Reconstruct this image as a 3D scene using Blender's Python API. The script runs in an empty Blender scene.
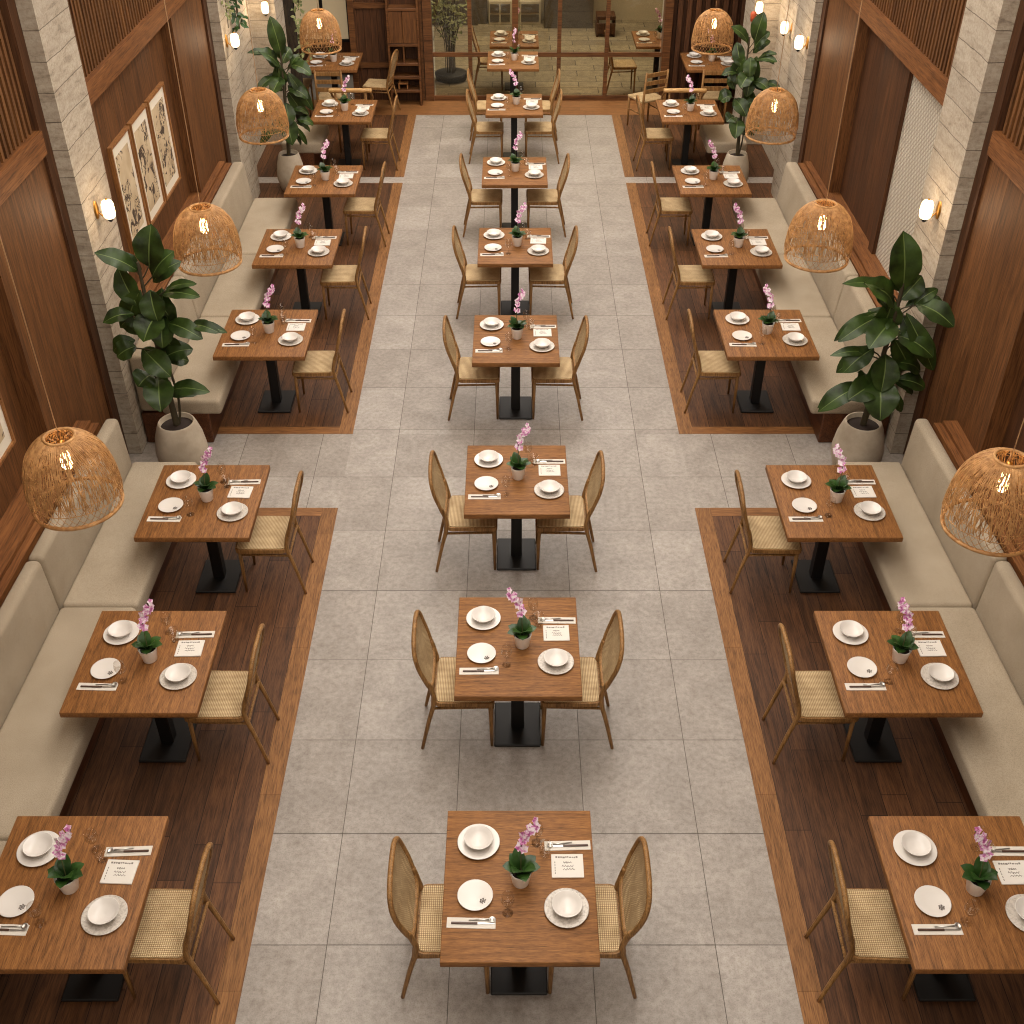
import bpy, bmesh, math, random
from mathutils import Vector, Matrix
random.seed(7)
PI = math.pi
scn = bpy.context.scene
COL = scn.collection
CX = 0.045            # centre line of the room
TZ = 0.75             # table height

# ------------------------------------------------------------------ materials
def s2l(c):
    return tuple(((v / 255) / 12.92 if v <= 10.3 else ((v / 255 + .055) / 1.055) ** 2.4) for v in c) + (1.0,)

class NT:
    def __init__(s, name):
        s.m = bpy.data.materials.new(name); s.m.use_nodes = True
        s.t = s.m.node_tree; s.t.nodes.clear()
        s.out = s.n('ShaderNodeOutputMaterial')
        s.b = s.n('ShaderNodeBsdfPrincipled'); s.l(s.b.outputs[0], s.out.inputs[0])
    def n(s, t, **k):
        x = s.t.nodes.new(t)
        for a, v in k.items(): setattr(x, a, v)
        return x
    def l(s, a, b): s.t.links.new(a, b)
    def set(s, **k):
        for a, v in k.items():
            s.b.inputs[a.replace('_', ' ')].default_value = v
    def coord(s, scale=(1, 1, 1), rnd=True, rot=(0, 0, 0)):
        tc = s.n('ShaderNodeTexCoord'); mp = s.n('ShaderNodeMapping')
        mp.inputs['Scale'].default_value = scale; mp.inputs['Rotation'].default_value = rot
        if rnd:
            oi = s.n('ShaderNodeObjectInfo'); mul = s.n('ShaderNodeMath', operation='MULTIPLY'); mul.inputs[1].default_value = 37.0
            s.l(oi.outputs['Random'], mul.inputs[0]); ad = s.n('ShaderNodeVectorMath', operation='ADD')
            s.l(tc.outputs['Object'], ad.inputs[0]); s.l(mul.outputs[0], ad.inputs[1]); s.l(ad.outputs[0], mp.inputs[0])
        else: s.l(tc.outputs['Object'], mp.inputs[0])
        return mp.outputs[0]
    def noise(s, vec, scale, detail=4, rough=.55, dist=0):
        x = s.n('ShaderNodeTexNoise'); x.inputs['Scale'].default_value = scale; x.inputs['Detail'].default_value = detail
        x.inputs['Roughness'].default_value = rough; x.inputs['Distortion'].default_value = dist
        s.l(vec, x.inputs['Vector']); return x.outputs['Fac']
    def ramp(s, fac, stops):
        r = s.n('ShaderNodeValToRGB'); e = r.color_ramp.elements
        while len(e) < len(stops): e.new(.5)
        for el, (p, c) in zip(e, stops): el.position = p; el.color = c if len(c) == 4 else s2l(c)
        s.l(fac, r.inputs[0]); return r.outputs[0]
    def mix(s, a, b, fac, mode='MULTIPLY'):
        x = s.n('ShaderNodeMix', data_type='RGBA', blend_type=mode)
        for v, i in ((fac, x.inputs[0]), (a, x.inputs[6]), (b, x.inputs[7])):
            if hasattr(v, 'links'): s.l(v, i)
            elif isinstance(v, (int, float)): i.default_value = v
            else: i.default_value = v if len(v) == 4 else s2l(v)
        return x.outputs[2]
    def math(s, op, a, b=0.0):
        x = s.n('ShaderNodeMath', operation=op)
        for v, i in ((a, x.inputs[0]), (b, x.inputs[1])):
            if hasattr(v, 'links'): s.l(v, i)
            else: i.default_value = v
        return x.outputs[0]
    def color(s, c): s.l(c, s.b.inputs['Base Color'])
    def bump(s, h, strength=.3, dist=.01):
        x = s.n('ShaderNodeBump'); x.inputs['Strength'].default_value = strength; x.inputs['Distance'].default_value = dist
        s.l(h, x.inputs['Height']); s.l(x.outputs[0], s.b.inputs['Normal'])

def wood(name, dark, mid, light, axis='x', scale=1.0, rough=.45, island=0.0):
    s = NT(name)
    st = {'x': (.5, 9, 9), 'y': (9, .5, 9), 'z': (9, 9, .5)}[axis]
    v = s.coord(tuple(a * scale for a in st))
    f = s.noise(v, 2.2, 8, .68, .6)
    g = s.noise(v, 14, 3, .6)
    c = s.ramp(f, [(.3, dark), (.5, mid), (.72, light)])
    c = s.mix(c, s.ramp(g, [(.3, (150, 138, 128)), (.58, (255, 255, 255))]), .85)
    if island:
        ge = s.n('ShaderNodeNewGeometry')
        c = s.mix(c, s.ramp(ge.outputs['Random Per Island'], [(0, (int(255 - 150 * island),) * 3), (1, (255, 255, 255))]), 1.0)
    s.color(c); s.set(Roughness=rough, Specular_IOR_Level=.3); s.bump(g, .08, .004); return s.m

def plain(name, c, rough=.5, metal=0.0, **k):
    s = NT(name); s.set(Base_Color=s2l(c), Roughness=rough, Metallic=metal, **k)
    s.bump(s.noise(s.coord((1, 1, 1)), 60, 3), .04, .002); return s.m

M = {}
M['table_x'] = wood('table_wood_x', (100, 64, 30), (140, 94, 50), (160, 111, 62), 'x', 2.6, .6)
M['table_y'] = wood('table_wood_y', (100, 64, 30), (140, 93, 49), (160, 110, 61), 'y', 2.6, .6)
M['chair'] = wood('chair_wood', (116, 82, 44), (150, 110, 64), (170, 130, 80), 'z', 1.5, .5)
M['floorwood'] = wood('floor_planks', (66, 41, 23), (102, 66, 39), (126, 84, 51), 'y', 1.3, .55, .40)
M['border'] = wood('floor_border', (118, 80, 44), (142, 98, 56), (156, 110, 66), 'y', 1.3, .55, .10)
M['border_x'] = wood('floor_border_x', (118, 78, 42), (142, 96, 54), (156, 108, 64), 'x', 1.3, .55, .10)
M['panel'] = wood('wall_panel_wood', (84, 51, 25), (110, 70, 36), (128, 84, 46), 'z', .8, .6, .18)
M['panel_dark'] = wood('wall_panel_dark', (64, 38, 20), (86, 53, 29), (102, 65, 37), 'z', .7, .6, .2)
M['rail'] = wood('wall_rail_wood', (100, 60, 30), (126, 80, 43), (146, 96, 54), 'y', .9, .55)
M['rail_x'] = wood('back_wood', (80, 50, 27), (106, 68, 38), (126, 84, 48), 'x', .6, .45)
M['slat'] = wood('slat_wood', (92, 57, 29), (118, 77, 41), (134, 91, 51), 'z', .6, .6, .25)
M['plinth'] = wood('bench_plinth_wood', (70, 40, 22), (92, 54, 30), (112, 68, 40), 'y', .8, .45)
M['frame'] = wood('picture_frame_wood', (128, 84, 46), (152, 104, 60), (172, 122, 74), 'z', 1, .45)
M['black'] = plain('black_metal', (24, 22, 21), .55, .3)
M['steel'] = plain('cutlery_steel', (190, 186, 180), .28, .9)
M['handle'] = plain('dark_handle', (70, 46, 34), .45)
M['china'] = plain('white_china', (212, 206, 199), .25)
M['potw'] = plain('white_pot', (240, 234, 226), .4)
M['cloth'] = plain('napkin_cloth', (208, 201, 190), .85)
M['paper'] = plain('card_paper', (214, 208, 199), .8)
M['ink'] = plain('grey_ink', (122, 114, 106), .8)
M['brass'] = plain('brass', (190, 140, 70), .3, .9)
M['soil'] = plain('soil', (44, 32, 26), .95)
M['stem'] = plain('plant_stem', (62, 54, 34), .8)
M['ostem'] = plain('orchid_stem', (82, 84, 46), .6)
M['cord'] = plain('lamp_cord', (186, 150, 112), .8)
M['cream'] = plain('cream_plaster', (188, 174, 148), .9)
M['white_cab'] = plain('white_paint', (190, 178, 152), .6)
M['terracotta'] = plain('terracotta_red', (186, 84, 46), .6)
M['yellow_wood'] = wood('pale_rail_wood', (176, 134, 82), (200, 160, 104), (214, 178, 122), 'x', 1, .45)

def mk_tile():
    s = NT('grey_stone_tile'); v = s.coord((1, 1, 1), False)
    f = s.noise(v, 3.2, 8, .65, .4); g = s.noise(v, 26, 6, .7); h = s.noise(v, 130, 2, .6)
    c = s.ramp(f, [(.3, (152, 144, 136)), (.52, (167, 159, 151)), (.75, (181, 173, 165))])
    c = s.mix(c, s.ramp(g, [(.32, (186, 180, 175)), (.6, (255, 255, 255))]), .6)
    c = s.mix(c, s.ramp(h, [(.3, (196, 192, 188)), (.5, (255, 255, 255))]), .5)
    ge = s.n('ShaderNodeNewGeometry')
    c = s.mix(c, s.ramp(ge.outputs['Random Per Island'], [(0, (236, 234, 232)), (1, (255, 255, 255))]), 1.0)
    s.color(c); s.set(Roughness=.5); s.bump(g, .06, .004); return s.m
M['tile'] = mk_tile()
M['gap'] = plain('plank_gap', (34, 20, 12), .9)
M['grout'] = plain('tile_grout', (92, 84, 76), .9)

def mk_stone(name, base, dark, line, k=1.0):
    s = NT(name)
    tc = s.n('ShaderNodeTexCoord'); sp = s.n('ShaderNodeSeparateXYZ'); s.l(tc.outputs['Object'], sp.inputs[0])
    h = s.math('ADD', sp.outputs[0], sp.outputs[1]); cb = s.n('ShaderNodeCombineXYZ')
    ns = s.noise(tc.outputs['Object'], 3.0, 3)
    wob = s.math('MULTIPLY', s.math('SUBTRACT', ns, .5), .03)
    s.l(h, cb.inputs[0]); s.l(s.math('ADD', sp.outputs[2], wob), cb.inputs[1])
    br = s.n('ShaderNodeTexBrick', offset=.37, squash=1.0); s.l(cb.outputs[0], br.inputs['Vector'])
    br.inputs['Scale'].default_value = 1.0 / k; br.inputs['Brick Width'].default_value = 2.3; br.inputs['Row Height'].default_value = .21
    br.inputs['Mortar Size'].default_value = .0035; br.inputs['Mortar Smooth'].default_value = .3
    br.inputs['Color1'].default_value = s2l(base); br.inputs['Color2'].default_value = s2l(dark); br.inputs['Mortar'].default_value = s2l(line)
    st = s.n('ShaderNodeMapping'); st.inputs['Scale'].default_value = (2.0, 2.0, 9.0); s.l(tc.outputs['Object'], st.inputs[0])
    f = s.noise(st.outputs[0], 2.0, 8, .65, .5); g = s.noise(tc.outputs['Object'], 40, 6, .7)
    c = s.mix(br.outputs['Color'], s.ramp(f, [(.34, (176, 168, 160)), (.44, (232, 228, 222)), (.6, (255, 255, 255))]), .7)
    c = s.mix(c, s.ramp(g, [(.3, (196, 190, 184)), (.55, (255, 255, 255))]), .6)
    s.color(c); s.set(Roughness=.85)
    hh = s.math('ADD', s.math('MULTIPLY', br.outputs['Fac'], -1.2), s.math('ADD', f, s.math('MULTIPLY', g, .4)))
    s.bump(hh, .4, .015); return s.m
M['stone'] = mk_stone('beige_stone', (186, 174, 156), (172, 160, 143), (112, 100, 86))
M['paver'] = mk_stone('outer_paving', (150, 136, 112), (134, 122, 100), (90, 80, 64), 1.6)
def mk_paver():
    s = NT('outer_paving_slabs'); tc = s.n('ShaderNodeTexCoord')
    br = s.n('ShaderNodeTexBrick', offset=.43); s.l(tc.outputs['Object'], br.inputs['Vector']); br.inputs['Scale'].default_value = 1
    br.inputs['Brick Width'].default_value = .7; br.inputs['Row Height'].default_value = .3; br.inputs['Mortar Size'].default_value = .008
    br.inputs['Color1'].default_value = s2l((150, 137, 112)); br.inputs['Color2'].default_value = s2l((124, 112, 92)); br.inputs['Mortar'].default_value = s2l((84, 74, 58))
    f = s.noise(tc.outputs['Object'], 9, 6, .65)
    s.color(s.mix(br.outputs['Color'], s.ramp(f, [(.3, (190, 184, 176)), (.6, (255, 255, 255))]), .8)); s.set(Roughness=.8); return s.m
M['paver'] = mk_paver()
M['greystone'] = mk_stone('grey_block_stone', (98, 90, 76), (88, 80, 68), (70, 62, 52), 1.4)

def mk_fabric():
    s = NT('beige_upholstery'); v = s.coord((1, 1, 1)); f = s.noise(v, 2.5, 4); g = s.noise(v, 170, 2)
    c = s.ramp(f, [(.3, (160, 146, 125)), (.7, (176, 162, 141))])
    c = s.mix(c, s.ramp(g, [(.3, (206, 202, 196)), (.6, (255, 255, 255))]), .7)
    s.color(c); s.set(Roughness=.95); s.bump(g, .25, .003); return s.m
M['fabric'] = mk_fabric()

def mk_cane():
    s = NT('woven_cane'); tc = s.n('ShaderNodeTexCoord'); sp = s.n('ShaderNodeSeparateXYZ'); s.l(tc.outputs['Object'], sp.inputs[0])
    a = s.math('SINE', s.math('MULTIPLY', sp.outputs[1], 300.0))
    b = s.math('SINE', s.math('MULTIPLY', s.math('ADD', sp.outputs[0], sp.outputs[2]), 300.0))
    q = s.math('MULTIPLY', s.math('ABSOLUTE', a), s.math('ABSOLUTE', b))
    c = s.ramp(q, [(.04, (124, 96, 60)), (.3, (178, 148, 104)), (.7, (216, 192, 150))])
    f = s.noise(tc.outputs['Object'], 9, 3)
    c = s.mix(c, s.ramp(f, [(.3, (214, 206, 194)), (.65, (255, 255, 255))]), .8)
    s.color(c); s.set(Roughness=.7); s.bump(q, .4, .003); return s.m
M['cane'] = mk_cane()

def mk_weave_wall():
    s = NT('white_woven_relief'); tc = s.n('ShaderNodeTexCoord'); sp = s.n('ShaderNodeSeparateXYZ'); s.l(tc.outputs['Object'], sp.inputs[0])
    a = s.math('ABSOLUTE', s.math('SINE', s.math('MULTIPLY', s.math('ADD', sp.outputs[1], sp.outputs[2]), 58.0)))
    b = s.math('ABSOLUTE', s.math('SINE', s.math('MULTIPLY', s.math('SUBTRACT', sp.outputs[1], sp.outputs[2]), 58.0)))
    q = s.math('MULTIPLY', a, b)
    s.color(s.ramp(q, [(.02, (162, 151, 134)), (.4, (186, 176, 160)), (.8, (202, 192, 176))])); s.set(Roughness=.8); s.bump(q, .55, .02); return s.m
M['weave'] = mk_weave_wall()

def mk_leaf(name, d, l, rough=.38):
    s = NT(name); v = s.coord((1, 1, 1)); f = s.noise(v, 7, 4)
    c = s.ramp(f, [(.3, d), (.7, l)]); ge = s.n('ShaderNodeNewGeometry')
    s.color(c); s.set(Roughness=rough, Specular_IOR_Level=.35); s.bump(s.noise(v, 30, 3), .2, .01); return s.m
M['leaf'] = mk_leaf('glossy_leaf', (22, 34, 11), (58, 80, 29), .42)
M['midrib'] = plain('leaf_midrib', (92, 110, 54), .5)
M['oleaf'] = mk_leaf('orchid_leaf', (26, 48, 18), (50, 82, 30))
M['shrubleaf'] = mk_leaf('shrub_leaf', (92, 102, 58), (150, 150, 100), .6)

def mk_petal():
    s = NT('orchid_petal'); v = s.coord((1, 1, 1)); f = s.noise(v, 48, 3)
    s.color(s.ramp(f, [(.36, (176, 84, 146)), (.47, (222, 160, 202)), (.56, (246, 232, 238))])); s.set(Roughness=.6); return s.m
M['petal'] = mk_petal()

def mk_charger():
    s = NT('mottled_china'); v = s.coord((1, 1, 1)); f = s.noise(v, 70, 3, .7)
    s.color(s.ramp(f, [(.36, (168, 159, 149)), (.54, (198, 190, 180))])); s.set(Roughness=.4); return s.m
M['charger'] = mk_charger()

def mk_print(i):
    s = NT('ink_print'); v = s.coord((1, 1, 1))
    f = s.noise(v, 7, 6, .7, 1.8); w = s.noise(v, 2.6, 2)
    m = s.math('MULTIPLY', s.math('GREATER_THAN', f, .53), s.math('GREATER_THAN', w, .47))
    b = s.ramp(s.noise(v, 4, 3), [(.3, (176, 152, 118)), (.7, (206, 186, 154))])
    s.color(s.mix(b, (64, 46, 32), m, 'MIX')); s.set(Roughness=.8); return s.m
M['print'] = mk_print(0)
M['mat'] = plain('picture_mat', (222, 212, 194), .9)

def mk_ceramic():
    s = NT('stone_planter'); v = s.coord((1, 1, 1)); f = s.noise(v, 6, 6, .6)
    s.color(s.ramp(f, [(.3, (160, 146, 126)), (.7, (188, 174, 154))])); s.set(Roughness=.75); s.bump(s.noise(v, 60, 4), .15, .004); return s.m
M['planter'] = mk_ceramic()

def mk_rattan():
    s = NT('rattan'); v = s.coord((1, 1, 1)); f = s.noise(v, 25, 3)
    s.color(s.ramp(f, [(.3, (146, 102, 56)), (.7, (202, 154, 98))])); s.set(Roughness=.6); return s.m
M['rattan'] = mk_rattan()

def mk_bark():
    s = NT('mossy_bark'); v = s.coord((6, 6, 1.2)); f = s.noise(v, 3, 6, .7, 1)
    s.color(s.ramp(f, [(.3, (24, 18, 12)), (.55, (56, 42, 26)), (.75, (64, 64, 30))])); s.set(Roughness=.95); s.bump(f, .9, .05); return s.m
M['bark'] = mk_bark()

def mk_emit(name, c, st):
    s = NT(name); s.set(Base_Color=s2l(c), Emission_Color=s2l(c), Emission_Strength=st, Roughness=.4); return s.m
M['bulb'] = mk_emit('bulb_glow', (255, 214, 150), 14)
M['shoji'] = mk_emit('lit_window_paper', (206, 184, 146), .3)
M['opal'] = mk_emit('opal_glass', (255, 230, 190), 2.2)

def mk_glass(name, tint, facing_gain, rough=.03):
    s = NT(name); s.t.nodes.remove(s.b)
    tr = s.n('ShaderNodeBsdfTransparent'); tr.inputs[0].default_value = s2l(tint)
    gl = s.n('ShaderNodeBsdfGlossy'); gl.inputs['Roughness'].default_value = rough
    lw = s.n('ShaderNodeLayerWeight'); lw.inputs[0].default_value = .5
    fac = s.math('ADD', s.math('MULTIPLY', s.math('POWER', lw.outputs['Facing'], 3.0), facing_gain), .03)
    mx = s.n('ShaderNodeMixShader'); s.l(fac, mx.inputs[0]); s.l(tr.outputs[0], mx.inputs[1]); s.l(gl.outputs[0], mx.inputs[2])
    s.l(mx.outputs[0], s.out.inputs[0]); return s.m
M['glass'] = mk_glass('clear_glass', (250, 249, 247), .22)
M['pane'] = mk_glass('window_glass', (232, 226, 212), .3)

# ------------------------------------------------------------------ mesh helpers
class MB:
    def __init__(s): s.v = []; s.f = []; s.mi = []; s.sm = []; s.cur = 0
    def add(s, vs, fs, smooth=False):
        b = len(s.v); s.v += [tuple(p) for p in vs]
        for f in fs: s.f.append(tuple(b + i for i in f)); s.mi.append(s.cur); s.sm.append(smooth)
        return s
    def box(s, x0, x1, y0, y1, z0, z1):
        vs = [(x, y, z) for z in (z0, z1) for y in (y0, y1) for x in (x0, x1)]
        return s.add(vs, [(0, 2, 3, 1), (4, 5, 7, 6), (0, 1, 5, 4), (2, 6, 7, 3), (0, 4, 6, 2), (1, 3, 7, 5)])
    def rbox(s, x0, x1, y0, y1, z0, z1, r=.01, seg=2, fn=None):
        bm = bmesh.new(); bmesh.ops.create_cube(bm, size=1)
        for v in bm.verts: v.co = Vector((x0 + (v.co.x + .5) * (x1 - x0), y0 + (v.co.y + .5) * (y1 - y0), z0 + (v.co.z + .5) * (z1 - z0)))
        bmesh.ops.bevel(bm, geom=bm.edges[:] + bm.verts[:], offset=r, segments=seg, profile=.5, affect='EDGES')
        bm.verts.index_update()
        vs = [fn(v.co) if fn else v.co.copy() for v in bm.verts]; fs = [tuple(v.index for v in f.verts) for f in bm.faces]
        bm.free(); return s.add(vs, fs, seg > 1)
    def tube(s, pts, r, n=8, cap=True, closed=False, flat=1.0):
        pts = [Vector(p) for p in pts]; k = len(pts); rs = r if isinstance(r, (list, tuple)) else [r] * k
        vs = []; prev = None
        for i, p in enumerate(pts):
            if closed: d = pts[(i + 1) % k] - pts[i - 1]
            else: d = pts[min(i + 1, k - 1)] - pts[max(i - 1, 0)]
            d.normalize()
            if prev is None:
                up = Vector((0, 0, 1)) if abs(d.z) < .9 else Vector((0, 1, 0))
                a = d.cross(up).normalized()
            else: a = (prev - d * prev.dot(d)).normalized()
            prev = a; b = d.cross(a)
            for j in range(n):
                t = 2 * PI * j / n; vs.append(p + (a * math.cos(t) + b * math.sin(t) * flat) * rs[i])
        fs = []
        for i in range(k if closed else k - 1):
            for j in range(n):
                i2 = (i + 1) % k; fs.append((i * n + j, i * n + (j + 1) % n, i2 * n + (j + 1) % n, i2 * n + j))
        if cap and not closed: fs += [tuple(range(n))[::-1], tuple((k - 1) * n + j for j in range(n))]
        return s.add(vs, fs, True)
    def lathe(s, prof, n=24, c=(0, 0, 0), close=False):
        vs = []; 
        for (r, z) in prof:
            for j in range(n):
                t = 2 * PI * j / n; vs.append((c[0] + r * math.cos(t), c[1] + r * math.sin(t), c[2] + z))
        fs = []
        for i in range(len(prof) - 1):
            for j in range(n): fs.append((i * n + j, i * n + (j + 1) % n, (i + 1) * n + (j + 1) % n, (i + 1) * n + j))
        if prof[0][0] > 1e-4 and close: fs.append(tuple(range(n))[::-1])
        if prof[-1][0] > 1e-4 and close: fs.append(tuple((len(prof) - 1) * n + j for j in range(n)))
        return s.add(vs, fs, True)
    def mesh(s, name, mats):
        me = bpy.data.meshes.new(name); me.from_pydata(s.v, [], s.f)
        for m in (mats if isinstance(mats, (list, tuple)) else [mats]): me.materials.append(m)
        for p, i, q in zip(me.polygons, s.mi, s.sm): p.material_index = i; p.use_smooth = q
        me.validate(); me.update(); return me
    def build(s, name, mats, parent=None, **props):
        o = bpy.data.objects.new(name, s.mesh(name, mats)); COL.objects.link(o)
        if parent is not None: o.parent = parent
        for k, v in props.items(): o[k] = v
        return o

def crom(pts, sub=5, closed=False):
    P = [Vector(p) for p in pts]; n = len(P); out = []
    for i in range(n if closed else n - 1):
        g = lambda j: P[j % n] if closed else P[max(0, min(n - 1, j))]
        a, b, c, d = g(i - 1), g(i), g(i + 1), g(i + 2)
        for k in range(sub):
            t = k / sub
            out.append(.5 * ((2 * b) + (c - a) * t + (2 * a - 5 * b + 4 * c - d) * t * t + (3 * b - a - 3 * c + d) * t ** 3))
    if not closed: out.append(P[-1])
    return out

def thing(name, label=None, cat=None, group=None, loc=(0, 0, 0), rz=0):
    o = bpy.data.objects.new(name, None); COL.objects.link(o); o.location = loc; o.rotation_euler = (0, 0, rz); o.empty_display_size = .05
    tag(o, label, cat, group); return o
def tag(o, label=None, cat=None, group=None):
    if label: o['label'] = label
    if cat: o['category'] = cat
    if group: o['group'] = group
    return o
def struct(name, mb, mat, parent=None):
    o = mb.build(name, mat, parent)
    if parent is None: o['kind'] = 'structure'
    return o
KIDS = {}
def kids(o):
    return [c for c in bpy.data.objects if c.parent == o]
def dup(root, loc, rz=0, label=None, scale=None):
    if root.name not in KIDS: KIDS[root.name] = [(c, kids(c)) for c in kids(root)]
    r = root.copy(); COL.objects.link(r); r.location = loc; r.rotation_euler = (0, 0, rz)
    if scale: r.scale = scale
    if label: r['label'] = label
    for ch, gs in KIDS[root.name]:
        c = ch.copy(); COL.objects.link(c); c.parent = r
        for g in gs:
            d = g.copy(); COL.objects.link(d); d.parent = c
    return r
USED = set()
def place(root, loc, rz=0, label=None, scale=None):
    """first call moves the original, later calls copy it with its parts"""
    if root.name in USED: return dup(root, loc, rz, label, scale)
    USED.add(root.name); 
    if root.name not in KIDS: KIDS[root.name] = [(c, kids(c)) for c in kids(root)]
    root.location = loc; root.rotation_euler = (0, 0, rz)
    if scale: root.scale = scale
    if label: root['label'] = label
    return root

# ------------------------------------------------------------------ floor
def mirx(x): return 2 * CX - x
ZW = [(-2.0, 7.447), (8.554, 14.553), (14.765, 17.27)]   # wooden bays along each side
XB = -1.441                                              # bay edge (left)
floor = MB(); floor.cur = 1; floor.box(-4.2, 4.3, -3, 24.2, -.12, -.004); floor.cur = 0
xs = [-.335 - .685 * k for k in range(6, 0, -1)] + [-.335, .447] + [.447 + .685 * k for k in range(1, 7)]
ys = [3.4715 + .736 * k for k in range(-8, 20)]
g = .0022
def in_bay(x, y):
    if y > 17.27: return True
    if XB < x < mirx(XB): return False
    return any(a <= y <= b for a, b in ZW)
cutx = sorted(xs + [XB, mirx(XB)]); cuty = sorted(ys + [v for z in ZW for v in z])
for i in range(len(cutx) - 1):
    for j in range(len(cuty) - 1):
        x0, x1, y0, y1 = cutx[i], cutx[i + 1], cuty[j], cuty[j + 1]
        if in_bay((x0 + x1) / 2, (y0 + y1) / 2) or y0 < -2.5: continue
        a = g if x0 in xs else 0; b = g if x1 in xs else 0; c = g if y0 in ys else 0; d = g if y1 in ys else 0
        floor.add([(x0 + a, y0 + c, 0), (x1 - b, y0 + c, 0), (x1 - b, y1 - d, 0), (x0 + a, y1 - d, 0)], [(0, 1, 2, 3)])
struct('floor', floor, [M['tile'], M['grout']])

def planks(mb, x0, x1, y0, y1, w, z=0.0, rnd=random.Random(3)):
    mb.cur = 1; mb.box(x0, x1, y0, y1, -.02, z - .0006); mb.cur = 0
    n = max(1, round((x1 - x0) / w)); w = (x1 - x0) / n
    for i in range(n):
        y = y0 - rnd.random() * 1.2
        while y < y1:
            L = rnd.uniform(.8, 1.7); a, b = max(y, y0), min(y + L, y1)
            if b - a > .02:
                mb.add([(x0 + i * w + .0022, a + .002, z), (x0 + (i + 1) * w - .0022, a + .002, z), (x0 + (i + 1) * w - .0022, b - .002, z), (x0 + i * w + .0022, b - .002, z)], [(0, 1, 2, 3)])
            y += L
tn = [0]
def trim(mb, mat):
    tn[0] += 1; return struct('trim_%d' % tn[0], mb, mat)
BW = .13
for side in (0, 1):
    for zi, (y0, y1) in enumerate(ZW):
        a, b = -3.7, XB
        mb = MB(); e0 = y0 + (.115 if zi == 1 else .0); e1 = y1 - (.11 if zi == 0 else 0)
        xx = (a, b - BW) if side == 0 else (mirx(b - BW), mirx(a))
        planks(mb, xx[0], xx[1], e0, e1 if zi < 2 else 17.27, .165, 0.001)
        struct('floor_planks', mb, [M['floorwood'], M['gap']])
        mb = MB(); xx = (b - BW, b) if side == 0 else (mirx(b), mirx(b - BW))
        y = y0
        while y < y1:
            q = min(y + 1.3, y1); mb.box(xx[0], xx[1], y, q - .0015, -.02, .003); y = q
        trim(mb, M['border'])
        if zi < 2:
            mb = MB(); xx = (a, b - BW) if side == 0 else (mirx(b - BW), mirx(a))
            if zi == 0: mb.box(xx[0], xx[1], y1 - .11, y1, -.02, .003)
            else: mb.box(xx[0], xx[1], y0, y0 + .115, -.02, .003)
            trim(mb, M['border_x'])
mb = MB(); 
x = -3.9
rr = random.Random(5)
for yy in (17.27, 17.45, 17.63, 17.81):
    x = -3.9 - rr.random()
    while x < 3.9:
        L = rr.uniform(.8, 1.6); mb.add([(x, yy + .001, .002), (x + L - .002, yy + .001, .002), (x + L - .002, yy + .179, .002), (x, yy + .179, .002)], [(0, 1, 2, 3)]); x += L
struct('floor_planks', mb, M['border_x'])

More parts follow.
